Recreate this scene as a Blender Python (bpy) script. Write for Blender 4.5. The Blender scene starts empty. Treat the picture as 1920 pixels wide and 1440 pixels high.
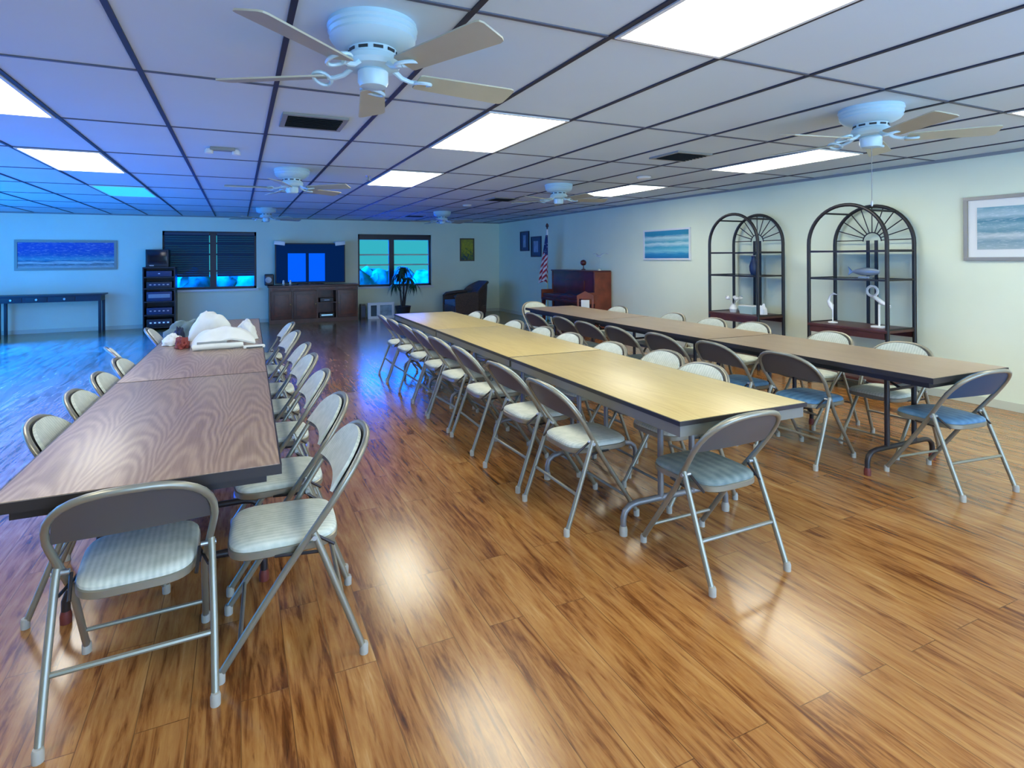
import bpy, bmesh, math, random
from mathutils import Vector, Matrix, noise as mnoise
random.seed(7)
PI = math.pi
S = bpy.context.scene
C = S.collection

# ------------------------------------------------------------------ camera
FPX, PSI, HY, CX, ROLL = 1038.49, 0.419226, 484.55, 907.96, -0.006029
CAM_H = 1.4735
cam = bpy.data.cameras.new('camera')
cam.sensor_fit = 'HORIZONTAL'; cam.sensor_width = 36.0
cam.lens = 36.0 * FPX / 1920.0
# lens shift (the photograph is a level, shifted crop); the horizon point sits at (CX, HY)
cr, sr = math.cos(ROLL), math.sin(ROLL)
ox, oy = 960 - CX, 720 - HY                      # picture centre relative to the principal point (px, y down)
cam.shift_x = (ox * cr + oy * sr) / 1920.0
cam.shift_y = -(-ox * sr + oy * cr) / 1920.0
cam.clip_start = 0.05; cam.clip_end = 200
camo = bpy.data.objects.new('camera', cam); C.objects.link(camo)
camo.matrix_world = (Matrix.Translation((0, 0, CAM_H)) @ Matrix.Rotation(-PSI, 4, 'Z')
                     @ Matrix.Rotation(PI / 2, 4, 'X') @ Matrix.Rotation(ROLL, 4, 'Z'))
S.camera = camo

# ------------------------------------------------------------------ room size
XL, XR, YN, YF, ZC = -5.6, 6.67, -2.6, 14.0, 2.468
TX, TX0, TY0 = 0.665, -1.1274, 2.0451             # ceiling tile width, grid origin
TY = 2 * TX

# ------------------------------------------------------------------ world, daylight, exposure
W = bpy.data.worlds.new('daylight'); S.world = W; W.use_nodes = True
bg = W.node_tree.nodes['Background']
bg.inputs['Color'].default_value = (0.05, 0.55, 0.68, 1); bg.inputs['Strength'].default_value = 0.75
S.view_settings.view_transform = 'Standard'; S.view_settings.look = 'None'
S.view_settings.gamma = 1.0; S.view_settings.use_curve_mapping = False
S.view_settings.exposure = 0.12
S.cycles.max_bounces = 8; S.cycles.diffuse_bounces = 5; S.cycles.glossy_bounces = 4
S.cycles.transparent_max_bounces = 8; S.cycles.sample_clamp_indirect = 6.0
S.cycles.caustics_reflective = False; S.cycles.caustics_refractive = False
PANEL_E = 11.0

def area(name, loc, rot, sx, sy, color, power):
    L = bpy.data.lights.new(name, 'AREA'); L.shape = 'RECTANGLE'; L.size = sx; L.size_y = sy
    L.color = color; L.energy = power
    o = bpy.data.objects.new(name, L); C.objects.link(o); o.location = loc; o.rotation_euler = rot
    return o
# daylight through the patio doors of the left wall, the doors behind the camera and the far windows
area('daylight_patio', (XL + 0.05, 8.2, 1.15), (0, -PI / 2, 0), 2.0, 8.0, (0.02, 0.26, 1.0), 300)
area('daylight_near', (2.6, YN + 0.05, 1.2), (PI / 2 + .5, 0, 0), 6.0, 1.9, (0.40, 0.62, 1.0), 330)
sk = bpy.data.lights.new('blue_skylight', 'SUN'); sk.color = (0.0, 0.055, 1.0); sk.energy = 420; sk.angle = math.radians(26)
sko = bpy.data.objects.new('blue_skylight', sk); C.objects.link(sko); sko.location = (-9, 8, 4)
sko.rotation_euler = (0, -math.radians(62), 0)     # low blue daylight through the patio doors onto the floor
fw = area('daylight_far_window', (3.7, YF + 0.30, 1.75), (-math.radians(52), 0, 0), 1.7, 0.5, (0.0, 0.10, 1.0), 3000)
fw.data.spread = math.radians(70)

# ------------------------------------------------------------------ materials
def nt(name):
    m = bpy.data.materials.new(name); m.use_nodes = True
    n = m.node_tree; return m, n, n.nodes['Principled BSDF']
def mat(name, col, rough=0.5, metal=0.0, spec=0.5, var=0.0, scale=8.0, emit=None, es=1.0, bump=0.0):
    m, n, b = nt(name)
    b.inputs['Base Color'].default_value = (*col, 1); b.inputs['Roughness'].default_value = rough
    b.inputs['Metallic'].default_value = metal; b.inputs['Specular IOR Level'].default_value = spec
    if emit:
        b.inputs['Emission Color'].default_value = (*emit, 1); b.inputs['Emission Strength'].default_value = es
    if var > 0 or bump > 0:
        tc = n.nodes.new('ShaderNodeTexCoord'); ns = n.nodes.new('ShaderNodeTexNoise')
        ns.inputs['Scale'].default_value = scale; ns.inputs['Detail'].default_value = 4
        n.links.new(tc.outputs['Object'], ns.inputs['Vector'])
        if var > 0:
            r = n.nodes.new('ShaderNodeValToRGB')
            r.color_ramp.elements[0].position = 0.3; r.color_ramp.elements[1].position = 0.7
            r.color_ramp.elements[0].color = (*[max(0, c * (1 - var)) for c in col], 1)
            r.color_ramp.elements[1].color = (*[min(1, c * (1 + var)) for c in col], 1)
            n.links.new(ns.outputs['Fac'], r.inputs['Fac']); n.links.new(r.outputs['Color'], b.inputs['Base Color'])
        if bump > 0:
            bp = n.nodes.new('ShaderNodeBump'); bp.inputs['Strength'].default_value = bump; bp.inputs['Distance'].default_value = 0.004
            n.links.new(ns.outputs['Fac'], bp.inputs['Height']); n.links.new(bp.outputs['Normal'], b.inputs['Normal'])
    return m
class G:
    """tiny helper for building node graphs"""
    def __init__(s, n): s.n = n
    def new(s, t, **k):
        o = s.n.nodes.new(t)
        for a, v in k.items(): setattr(o, a, v)
        return o
    def lk(s, a, b): s.n.links.new(a, b)
    def math(s, op, a, b=None):
        o = s.new('ShaderNodeMath', operation=op)
        for i, v in enumerate((a, b)):
            if v is None: continue
            if isinstance(v, (int, float)): o.inputs[i].default_value = v
            else: s.lk(v, o.inputs[i])
        return o.outputs[0]
    def xyz(s, v='Object'):
        tc = s.new('ShaderNodeTexCoord'); sp = s.new('ShaderNodeSeparateXYZ'); s.lk(tc.outputs[v], sp.inputs[0])
        return sp.outputs[0], sp.outputs[1], sp.outputs[2]
    def comb(s, x, y, z=0.0):
        o = s.new('ShaderNodeCombineXYZ')
        for i, v in enumerate((x, y, z)):
            if isinstance(v, (int, float)): o.inputs[i].default_value = v
            else: s.lk(v, o.inputs[i])
        return o.outputs[0]
    def noise(s, vec, scale=1.0, detail=4.0, rough=0.55, dist=0.0):
        o = s.new('ShaderNodeTexNoise'); s.lk(vec, o.inputs['Vector'])
        o.inputs['Scale'].default_value = scale; o.inputs['Detail'].default_value = detail
        o.inputs['Roughness'].default_value = rough; o.inputs['Distortion'].default_value = dist
        return o.outputs['Fac']
    def ramp(s, fac, stops):
        o = s.new('ShaderNodeValToRGB'); e = o.color_ramp.elements
        while len(e) < len(stops): e.new(0.5)
        for i, (p, c) in enumerate(stops):
            e[i].position = p; e[i].color = (*c, 1) if len(c) == 3 else c
        s.lk(fac, o.inputs['Fac']); return o.outputs['Color']
    def mix(s, f, a, b, blend='MIX'):
        o = s.new('ShaderNodeMixRGB', blend_type=blend)
        for i, v in enumerate((f, a, b)):
            if isinstance(v, (int, float)): o.inputs[i].default_value = v
            elif isinstance(v, tuple): o.inputs[i].default_value = (*v, 1)
            else: s.lk(v, o.inputs[i])
        return o.outputs[0]

def floor_mat():
    m, n, b = nt('plank_floor'); g = G(n)
    x, y, z = g.xyz()
    br = g.new('ShaderNodeTexBrick'); br.offset = 0.37; br.offset_frequency = 2
    g.lk(g.comb(y, x), br.inputs['Vector'])
    br.inputs['Color1'].default_value = (0, 0, 0, 1); br.inputs['Color2'].default_value = (1, 1, 1, 1)
    br.inputs['Mortar'].default_value = (0.5, 0.5, 0.5, 1)
    br.inputs['Scale'].default_value = 1.0; br.inputs['Mortar Size'].default_value = 0.0016
    br.inputs['Brick Width'].default_value = 1.24; br.inputs['Row Height'].default_value = 0.152
    t = br.outputs['Color']; gap = br.outputs['Fac']
    tv = g.math('MULTIPLY', t, 13.0)
    gv = g.comb(g.math('ADD', g.math('MULTIPLY', y, 3.0), tv), g.math('ADD', g.math('MULTIPLY', x, 34.0), tv), tv)
    grain = g.noise(gv, 1.0, 7, 0.62, 0.9)
    kv = g.comb(g.math('ADD', g.math('MULTIPLY', y, 1.5), tv), g.math('MULTIPLY', x, 9.0), tv)
    knots = g.noise(kv, 1.3, 5, 0.6, 1.4)
    f = g.math('ADD', g.math('MULTIPLY', grain, 0.72), g.math('MULTIPLY', t, 0.10))
    f = g.math('ADD', f, g.math('MULTIPLY', g.math('SUBTRACT', knots, 0.5), 0.62))
    col = g.ramp(f, [(0.14, (0.055, 0.018, 0.006)), (0.27, (0.17, 0.055, 0.014)), (0.38, (0.33, 0.138, 0.036)), (0.54, (0.44, 0.215, 0.064)), (0.74, (0.57, 0.35, 0.145))])
    dash = g.noise(g.comb(g.math('ADD', g.math('MULTIPLY', y, 7.0), tv), g.math('MULTIPLY', x, 110.0), tv), 1.0, 3, 0.6, 0.4)
    dm = g.ramp(dash, [(0.60, (0, 0, 0)), (0.72, (0.55, 0.55, 0.55))])
    col = g.mix(dm, col, (0.13, 0.045, 0.016))
    col = g.mix(g.math('MULTIPLY', gap, 0.65), col, (0.06, 0.025, 0.01))
    g.lk(col, b.inputs['Base Color'])
    rr = g.math('ADD', 0.15, g.math('MULTIPLY', grain, 0.12)); g.lk(rr, b.inputs['Roughness'])
    b.inputs['Specular IOR Level'].default_value = 0.40
    b.inputs['Coat Weight'].default_value = 0.42; b.inputs['Coat IOR'].default_value = 1.36; b.inputs['Coat Roughness'].default_value = 0.16; b.inputs['Coat Tint'].default_value = (1.0, 0.97, 0.84, 1)
    bp = g.new('ShaderNodeBump'); bp.inputs['Strength'].default_value = 0.12; bp.inputs['Distance'].default_value = 0.003
    g.lk(f, bp.inputs['Height']); g.lk(bp.outputs['Normal'], b.inputs['Normal'])
    return m

def walnut_mat(name, stops, period=0.215, freq=44.0, rough=0.32, amount=1.0):
    """laminate with cathedral grain running along the table's length (local y)"""
    m, n, b = nt(name); g = G(n)
    x, y, z = g.xyz()
    wob = g.math('MULTIPLY', g.math('SUBTRACT', g.noise(g.comb(g.math('MULTIPLY', y, 0.9), g.math('MULTIPLY', x, 1.2)), 1.2, 2), 0.5), 0.10)
    xs = g.math('ADD', x, wob)
    pp = g.math('SUBTRACT', g.math('PINGPONG', xs, period), period * 0.5)
    para = g.math('MULTIPLY', g.math('MULTIPLY', pp, pp), 21.0)
    v = g.math('ADD', g.math('MULTIPLY', y, 0.32), para)
    v = g.math('ADD', v, g.math('MULTIPLY', g.noise(g.comb(g.math('MULTIPLY', y, 1.5), g.math('MULTIPLY', x, 9)), 1.5, 3), 0.075))
    v = g.math('ADD', v, g.math('MULTIPLY', g.noise(g.comb(g.math('MULTIPLY', y, 0.9), g.math('MULTIPLY', x, 3.2)), 1.0, 2), 0.42))
    ring = g.math('ADD', g.math('MULTIPLY', g.math('SINE', g.math('MULTIPLY', v, freq * 2)), 0.5), 0.5)
    fine = g.noise(g.comb(g.math('MULTIPLY', y, 5), g.math('MULTIPLY', x, 130)), 1.0, 5, 0.65)
    broad = g.noise(g.comb(g.math('MULTIPLY', y, 0.7), g.math('MULTIPLY', x, 5)), 1.4, 3)
    f = g.math('ADD', g.math('MULTIPLY', ring, 0.19 * amount), g.math('MULTIPLY', fine, 0.42))
    f = g.math('ADD', f, g.math('MULTIPLY', broad, 0.28))
    g.lk(g.ramp(f, stops), b.inputs['Base Color'])
    b.inputs['Roughness'].default_value = rough; b.inputs['Specular IOR Level'].default_value = 0.55
    return m

def fabric_mat(name, c0, c1, scale=160.0, rough=0.75):
    m, n, b = nt(name); g = G(n)
    x, y, z = g.xyz()
    w1 = g.math('SINE', g.math('MULTIPLY', x, scale * 2)); 
    nz = g.noise(g.comb(x, y, z), 22, 4)
    f = g.math('ADD', g.math('MULTIPLY', w1, 0.16), nz)
    g.lk(g.ramp(f, [(0.25, c0), (0.75, c1)]), b.inputs['Base Color'])
    b.inputs['Roughness'].default_value = rough; b.inputs['Specular IOR Level'].default_value = 0.35
    bp = g.new('ShaderNodeBump'); bp.inputs['Strength'].default_value = 0.25; bp.inputs['Distance'].default_value = 0.002
    g.lk(f, bp.inputs['Height']); g.lk(bp.outputs['Normal'], b.inputs['Normal'])
    return m

def seascape_mat(name, bands, axis='z', wav=0.05, foam=0.0, xa='x'):
    """painted bands of sky, sea and surf; bands are (position 0..1 from the bottom, colour) in generated coordinates"""
    m, n, b = nt(name); g = G(n)
    x, y, z = g.xyz('Generated'); h = {'x': x, 'y': y}[xa]
    nz = g.noise(g.comb(g.math('MULTIPLY', h, 5), g.math('MULTIPLY', z, 14)), 1.0, 5, 0.6, 0.6)
    f = g.math('ADD', z, g.math('MULTIPLY', g.math('SUBTRACT', nz, 0.5), wav))
    col = g.ramp(f, bands)
    if foam > 0:
        fz = g.noise(g.comb(g.math('MULTIPLY', h, 16), g.math('MULTIPLY', z, 40)), 1.0, 4, 0.6, 0.5)
        fm = g.ramp(fz, [(0.55, (0, 0, 0)), (0.63, (foam, foam, foam))])
        col = g.mix(fm, col, (0.85, 0.9, 0.9))
    g.lk(col, b.inputs['Base Color']); b.inputs['Roughness'].default_value = 0.45
    return m

M = {}
M['floor'] = floor_mat()
M['wall'] = mat('wall_paint', (0.79, 0.86, 0.66), 0.75, var=0.03, scale=1.2)
M['ceiling'] = mat('ceiling_tile', (0.60, 0.72, 0.78), 0.85, var=0.02, scale=1.5)
M['grid'] = mat('ceiling_grid_black', (0.015, 0.017, 0.03), 0.5)
M['grid2'] = mat('ceiling_grid_grey', (0.09, 0.10, 0.13), 0.5)
M['white'] = mat('white_paint', (0.78, 0.80, 0.78), 0.45)
M['trim'] = mat('trim_paint', (0.62, 0.66, 0.52), 0.5)
M['panel'] = mat('light_diffuser', (0.9, 0.9, 0.9), 0.6, emit=(1.0, 0.975, 0.82), es=PANEL_E)
M['panel_reflect'] = mat('diffuser_cyan_reflection', (0.3, 0.6, 0.7), 0.6, emit=(0.02, 0.52, 0.85), es=0.9)  # unlit panel; its cyan reflection is put in as weak emission
M['frame'] = mat('chair_taupe_metal', (0.30, 0.285, 0.215), 0.33, metal=0.45, spec=0.6)
M['back'] = mat('chair_back_metal', (0.102, 0.098, 0.094), 0.45, metal=0.1)
M['cream'] = fabric_mat('cream_vinyl', (0.52, 0.57, 0.47), (0.70, 0.73, 0.62))
M['sage'] = fabric_mat('grey_green_vinyl', (0.15, 0.21, 0.20), (0.27, 0.33, 0.30), 60, 0.5)
M['bluevinyl'] = fabric_mat('blue_vinyl', (0.06, 0.17, 0.30), (0.14, 0.29, 0.44), 60, 0.42)
M['back_bluereflect'] = mat('blue_reflection_back', (0.010, 0.062, 0.13), 0.4)  # chair back with its blue reflection put into the colour
M['cap'] = mat('grey_rubber_foot', (0.42, 0.40, 0.33), 0.6)
M['darkmetal'] = mat('dark_brown_metal', (0.035, 0.028, 0.028), 0.4, metal=0.3)
M['greymetal'] = mat('grey_leg_metal', (0.24, 0.24, 0.24), 0.4, metal=0.4)
M['redcap'] = mat('dark_red_rubber', (0.16, 0.03, 0.02), 0.55)
M['greyapron'] = mat('grey_apron', (0.20, 0.188, 0.15), 0.45)
M['edge'] = mat('dark_edge_band', (0.022, 0.016, 0.014), 0.45)
M['walnut'] = walnut_mat('walnut_laminate', [(0.15, (0.16, 0.095, 0.062)), (0.39, (0.30, 0.195, 0.125)), (0.58, (0.42, 0.295, 0.19)), (0.82, (0.56, 0.44, 0.30))])
M['oak'] = walnut_mat('golden_oak_laminate', [(0.2, (0.47, 0.34, 0.12)), (0.5, (0.66, 0.53, 0.23)), (0.85, (0.78, 0.68, 0.36))], 0.4, 24, 0.30, 0.35)
M['tan'] = walnut_mat('tan_laminate', [(0.2, (0.31, 0.21, 0.12)), (0.5, (0.44, 0.325, 0.20)), (0.85, (0.55, 0.44, 0.29))], 0.4, 24, 0.30, 0.35)
M['bronze'] = mat('dark_bronze', (0.022, 0.020, 0.018), 0.42, metal=0.3)
M['mahog'] = mat('red_mahogany', (0.085, 0.012, 0.008), 0.28, var=0.35, scale=6)
M['mahog2'] = mat('mahogany_side', (0.20, 0.045, 0.018), 0.32, var=0.3, scale=5)
M['shelfwood'] = mat('dark_cherry_shelf', (0.075, 0.022, 0.016), 0.4, var=0.25, scale=6)
M['cherry'] = mat('dark_cherry', (0.085, 0.018, 0.010), 0.35, var=0.35, scale=7)
M['cherry2'] = mat('dark_cherry_panel', (0.125, 0.030, 0.016), 0.35, var=0.35, scale=9)
M['black'] = mat('black_plastic', (0.010, 0.011, 0.014), 0.4)
M['screenblack'] = mat('black_screen', (0.004, 0.006, 0.015), 0.12)
M['navy'] = mat('navy_plastic', (0.01, 0.03, 0.10), 0.4)
M['steel'] = mat('silver_trim', (0.5, 0.52, 0.52), 0.3, metal=0.8)
M['fanwhite'] = mat('fan_enamel_daylight_tint', (0.52, 0.73, 0.80), 0.3, var=0.0)  # white enamel; the blue daylight tint is put into the colour
M['blade'] = mat('fan_blade_beige', (0.46, 0.46, 0.33), 0.45, var=0.06, scale=4)
M['ventdark'] = mat('vent_dark', (0.02, 0.03, 0.035), 0.5)
M['ventframe'] = mat('vent_frame', (0.27, 0.29, 0.27), 0.5)
M['glassshelf'] = mat('frosted_glass_edge', (0.05, 0.07, 0.06), 0.2)
M['cloth'] = mat('white_cloth', (0.80, 0.82, 0.74), 0.85, var=0.05, scale=6, bump=0.5)
M['clothgreen'] = mat('grey_green_cloth', (0.16, 0.24, 0.24), 0.85, var=0.25, scale=8, bump=0.5)
M['clothred'] = mat('red_cloth', (0.26, 0.045, 0.035), 0.8, var=0.3, scale=8)
M['clothnavy'] = mat('navy_cloth', (0.02, 0.03, 0.06), 0.8)
M['wicker'] = mat('dark_wicker', (0.075, 0.042, 0.028), 0.6, var=0.5, scale=60, bump=0.8)
M['greycush'] = mat('grey_cushion', (0.16, 0.20, 0.23), 0.8)
M['leaf'] = mat('dark_leaf', (0.022, 0.075, 0.030), 0.45, var=0.4, scale=5)
M['trunk'] = mat('trunk_bark', (0.05, 0.035, 0.025), 0.8)
M['pot'] = mat('dark_pot', (0.03, 0.025, 0.025), 0.5)
M['winframe'] = mat('dark_window_frame', (0.012, 0.010, 0.018), 0.4)
M['blind'] = mat('dark_blind_slat', (0.02, 0.045, 0.075), 0.45)
M['silver'] = mat('silver_frame', (0.32, 0.29, 0.21), 0.4, metal=0.3)
M['goldframe'] = mat('bronze_frame', (0.14, 0.11, 0.06), 0.4, metal=0.3)
M['matboard'] = mat('white_matboard', (0.80, 0.82, 0.78), 0.8)
M['ivory'] = mat('ivory_keys', (0.75, 0.72, 0.62), 0.3)
M['brass'] = mat('brass', (0.55, 0.38, 0.12), 0.3, metal=0.9)
M['porcelain'] = mat('white_porcelain', (0.80, 0.82, 0.80), 0.25)
M['pewter'] = mat('pewter_blue_grey', (0.26, 0.32, 0.38), 0.35, metal=0.3)
M['teal'] = mat('pale_teal_glass', (0.45, 0.62, 0.60), 0.2)
M['hedge'] = mat('outdoor_hedge', (0.015, 0.13, 0.035), 0.9, var=0.6, scale=2.5)
M['outground'] = mat('outdoor_ground', (0.10, 0.30, 0.30), 0.9)
mg, ng, bgp = nt('window_glass'); bgp.inputs['Base Color'].default_value = (0.9, 1, 1, 1); bgp.inputs['Roughness'].default_value = 0.0
bgp.inputs['Transmission Weight'].default_value = 1.0; bgp.inputs['IOR'].default_value = 1.02
M['glass'] = mg
M['art_pano'] = seascape_mat('panorama_painting', [(0.0, (0.55, 0.56, 0.50)), (0.13, (0.10, 0.14, 0.14)), (0.2, (0.65, 0.68, 0.60)), (0.27, (0.02, 0.13, 0.20)), (0.33, (0.10, 0.36, 0.42)), (0.5, (0.01, 0.10, 0.34)), (0.75, (0.01, 0.06, 0.40)), (1.0, (0.02, 0.08, 0.42))], wav=0.18, foam=0.35, xa='x')
M['art_beach'] = seascape_mat('beach_painting', [(0.0, (0.02, 0.16, 0.34)), (0.16, (0.03, 0.30, 0.50)), (0.26, (0.25, 0.62, 0.66)), (0.40, (0.06, 0.42, 0.55)), (0.52, (0.60, 0.80, 0.78)), (0.60, (0.10, 0.44, 0.52)), (0.74, (0.55, 0.76, 0.74)), (0.84, (0.03, 0.28, 0.40)), (1.0, (0.04, 0.30, 0.42))], wav=0.16, xa='x')
M['art_sea'] = seascape_mat('framed_seascape', [(0.0, (0.36, 0.46, 0.44)), (0.2, (0.20, 0.33, 0.36)), (0.32, (0.55, 0.62, 0.58)), (0.42, (0.14, 0.30, 0.34)), (0.55, (0.26, 0.42, 0.45)), (0.68, (0.07, 0.24, 0.30)), (0.80, (0.42, 0.56, 0.58)), (1.0, (0.16, 0.36, 0.42))], wav=0.15, foam=0.3, xa='x')
def yellow_art():
    m, n, b = nt('yellow_painting'); g = G(n); x, y, z = g.xyz('Generated')
    nz = g.noise(g.comb(g.math('MULTIPLY', x, 4), g.math('MULTIPLY', z, 5)), 1.3, 4, 0.6, 0.8)
    f = g.math('ADD', g.math('MULTIPLY', z, 0.35), g.math('MULTIPLY', nz, 0.8))
    g.lk(g.ramp(f, [(0.38, (0.05, 0.07, 0.10)), (0.48, (0.18, 0.22, 0.02)), (0.60, (0.42, 0.38, 0.02)), (0.75, (0.30, 0.30, 0.03)), (0.9, (0.20, 0.14, 0.05))]), b.inputs['Base Color'])
    return m
M['art_yellow'] = yellow_art()
M['art_dark'] = mat('dark_blue_print', (0.010, 0.045, 0.075), 0.4)
M['art_pale'] = mat('pale_print_centre', (0.25, 0.36, 0.42), 0.5, var=0.3, scale=9)
def flag_mat():
    m, n, b = nt('stars_and_stripes'); g = G(n); x, y, z = g.xyz()
    s = g.math('SINE', g.math('MULTIPLY', g.math('ADD', g.math('MULTIPLY', z, 1.0), g.math('MULTIPLY', y, 1.5)), 62.0))
    stripes = g.ramp(g.math('ADD', g.math('MULTIPLY', s, 0.5), 0.5), [(0.45, (0.36, 0.010, 0.025)), (0.55, (0.72, 0.66, 0.68))])
    vo = g.new('ShaderNodeTexVoronoi'); vo.inputs['Scale'].default_value = 17; g.lk(g.comb(x, y, z), vo.inputs['Vector'])
    stars = g.ramp(vo.outputs['Distance'], [(0.16, (0.6, 0.62, 0.7)), (0.22, (0.006, 0.012, 0.055))])
    cz = g.math('GREATER_THAN', g.math('ADD', z, g.math('MULTIPLY', y, -0.5)), 1.56)
    g.lk(g.mix(cz, stripes, stars), b.inputs['Base Color']); b.inputs['Roughness'].default_value = 0.7
    return m
M['flag'] = flag_mat()
M['screen_reflection'] = mat('screen_window_reflection', (0.0, 0.01, 0.04), 0.5, spec=0.05, emit=(0.0, 0.105, 0.95), es=1.0)  # window reflections on the screen, painted as glowing blue
M['screen_dim'] = mat('screen_dark_blue', (0.0, 0.01, 0.04), 0.5, spec=0.05, emit=(0.0, 0.010, 0.055), es=1.0)  # dark rest of the screen, given a faint glow too
M['led'] = mat('lit_display', (0.1, 0.2, 0.3), 0.3, emit=(0.25, 0.55, 0.8), es=0.8)

# ------------------------------------------------------------------ mesh helpers
class MB:
    def __init__(s): s.bm = bmesh.new()
    def faces(s, vs, fs):
        bv = [s.bm.verts.new(v) for v in vs]
        for f in fs:
            try: s.bm.faces.new([bv[i] for i in f])
            except ValueError: pass
        return bv
    def box(s, x0, x1, y0, y1, z0, z1, bev=0.0, rot=None, seg=2):
        t = bmesh.new()
        vs = [t.verts.new(v) for v in ((x0, y0, z0), (x1, y0, z0), (x1, y1, z0), (x0, y1, z0), (x0, y0, z1), (x1, y0, z1), (x1, y1, z1), (x0, y1, z1))]
        for f in ((3, 2, 1, 0), (4, 5, 6, 7), (0, 1, 5, 4), (1, 2, 6, 5), (2, 3, 7, 6), (3, 0, 4, 7)): t.faces.new([vs[i] for i in f])
        if bev > 0: bmesh.ops.bevel(t, geom=t.edges[:], offset=bev, segments=seg, affect='EDGES', profile=0.7)
        if rot is not None: t.transform(rot)
        s.join(t); return s
    def join(s, t):
        t.verts.index_update(); mp = [s.bm.verts.new(v.co) for v in t.verts]
        for f in t.faces:
            try: s.bm.faces.new([mp[v.index] for v in f.verts])
            except ValueError: pass
        t.free()
    def tube(s, pts, r, n=10, closed=False, cap=True):
        pts = [Vector(p) for p in pts]; N = len(pts)
        rr = r if isinstance(r, (list, tuple)) else [r] * N
        ring = []; prev = None
        for i, p in enumerate(pts):
            if closed: t = pts[(i + 1) % N] - pts[i - 1]
            elif i == 0: t = pts[1] - p
            elif i == N - 1: t = p - pts[i - 1]
            else: t = (pts[i + 1] - p).normalized() + (p - pts[i - 1]).normalized()
            t.normalize()
            if prev is None:
                a = Vector((0, 0, 1)) if abs(t.z) < 0.9 else Vector((1, 0, 0))
                u = t.cross(a).normalized()
            else:
                u = (prev - t * prev.dot(t)).normalized()
            prev = u; w = t.cross(u)
            ring.append([s.bm.verts.new(p + (u * math.cos(2 * PI * k / n) + w * math.sin(2 * PI * k / n)) * rr[i]) for k in range(n)])
        m = N if closed else N - 1
        for i in range(m):
            a, b = ring[i], ring[(i + 1) % N]
            for k in range(n): s.bm.faces.new((a[k], a[(k + 1) % n], b[(k + 1) % n], b[k]))
        if cap and not closed:
            s.bm.faces.new(ring[0][::-1]); s.bm.faces.new(ring[-1])
        return s
    def lathe(s, prof, n=24, c=(0, 0, 0), capb=True, capt=True):
        rings = [[s.bm.verts.new((c[0] + r * math.cos(2 * PI * k / n), c[1] + r * math.sin(2 * PI * k / n), c[2] + z)) for k in range(n)] for r, z in prof]
        for a, b in zip(rings, rings[1:]):
            for k in range(n): s.bm.faces.new((a[k], a[(k + 1) % n], b[(k + 1) % n], b[k]))
        if capb: s.bm.faces.new(rings[0][::-1])
        if capt: s.bm.faces.new(rings[-1])
        return s
    def rings(s, rings, capb=True, capt=True):
        R = [[s.bm.verts.new(v) for v in r] for r in rings]; n = len(R[0])
        for a, b in zip(R, R[1:]):
            for k in range(n): s.bm.faces.new((a[k], a[(k + 1) % n], b[(k + 1) % n], b[k]))
        if capb: s.bm.faces.new(R[0][::-1])
        if capt: s.bm.faces.new(R[-1])
        return s
    def grid(s, fn, nu, nv, thick=0.0):
        """surface fn(u,v)->point; given a thickness it becomes a closed slab"""
        def sheet(f): return [[s.bm.verts.new(f(i / nu, j / nv)) for j in range(nv + 1)] for i in range(nu + 1)]
        A = sheet(fn)
        for i in range(nu):
            for j in range(nv): s.bm.faces.new((A[i][j], A[i + 1][j], A[i + 1][j + 1], A[i][j + 1]))
        if thick:
            e = 1e-3
            def nf(u, v):
                p = Vector(fn(u, v)); u2 = min(1, u + e); u1 = max(0, u - e); v2 = min(1, v + e); v1 = max(0, v - e)
                nn = (Vector(fn(u2, v)) - Vector(fn(u1, v))).cross(Vector(fn(u, v2)) - Vector(fn(u, v1)))
                return p - (nn.normalized() if nn.length > 1e-9 else Vector((0, 0, 1))) * thick
            B = sheet(nf)
            for i in range(nu):
                for j in range(nv): s.bm.faces.new((B[i][j + 1], B[i + 1][j + 1], B[i + 1][j], B[i][j]))
            for i in range(nu):
                s.bm.faces.new((A[i + 1][0], A[i][0], B[i][0], B[i + 1][0])); s.bm.faces.new((A[i][nv], A[i + 1][nv], B[i + 1][nv], B[i][nv]))
            for j in range(nv):
                s.bm.faces.new((A[0][j], A[0][j + 1], B[0][j + 1], B[0][j])); s.bm.faces.new((A[nu][j + 1], A[nu][j], B[nu][j], B[nu][j + 1]))
        return s
    def blob(s, c, sx, sy, sz, seed=0, amp=0.18, n=28, m=14, flat=True, freq=2.6, ridge=0.0):
        o = Vector((seed * 7.3, seed * 3.1, seed * 1.7)); R = []
        for j in range(m + 1):
            th = PI * j / m; row = []
            for k in range(n):
                ph = 2 * PI * k / n
                d = Vector((math.sin(th) * math.cos(ph), math.sin(th) * math.sin(ph), -math.cos(th)))
                w = 1 + amp * mnoise.noise(d * freq + o) * 2 - ridge * abs(mnoise.noise(d * freq * 2.3 + o * 2))
                p = Vector((d.x * sx * w, d.y * sy * w, d.z * sz * w))
                if flat: p.z = max(p.z, -0.02 * sz) 
                row.append(Vector(c) + p)
            R.append(row)
        b = [[s.bm.verts.new(v) for v in r] for r in R[1:-1]]
        for a, d in zip(b, b[1:]):
            for k in range(n): s.bm.faces.new((a[k], a[(k + 1) % n], d[(k + 1) % n], d[k]))
        s.bm.faces.new(b[0][::-1]); s.bm.faces.new(b[-1]); return s
    def build(s, name, m, parent=None, smooth=True, ang=40):
        bmesh.ops.recalc_face_normals(s.bm, faces=s.bm.faces[:])
        me = bpy.data.meshes.new(name); s.bm.to_mesh(me); s.bm.free()
        me.materials.append(M[m] if isinstance(m, str) else m)
        if smooth:
            me.shade_smooth(); me.set_sharp_from_angle(angle=math.radians(ang))
        o = bpy.data.objects.new(name, me); C.objects.link(o)
        if parent is not None: o.parent = parent
        return o

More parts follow.
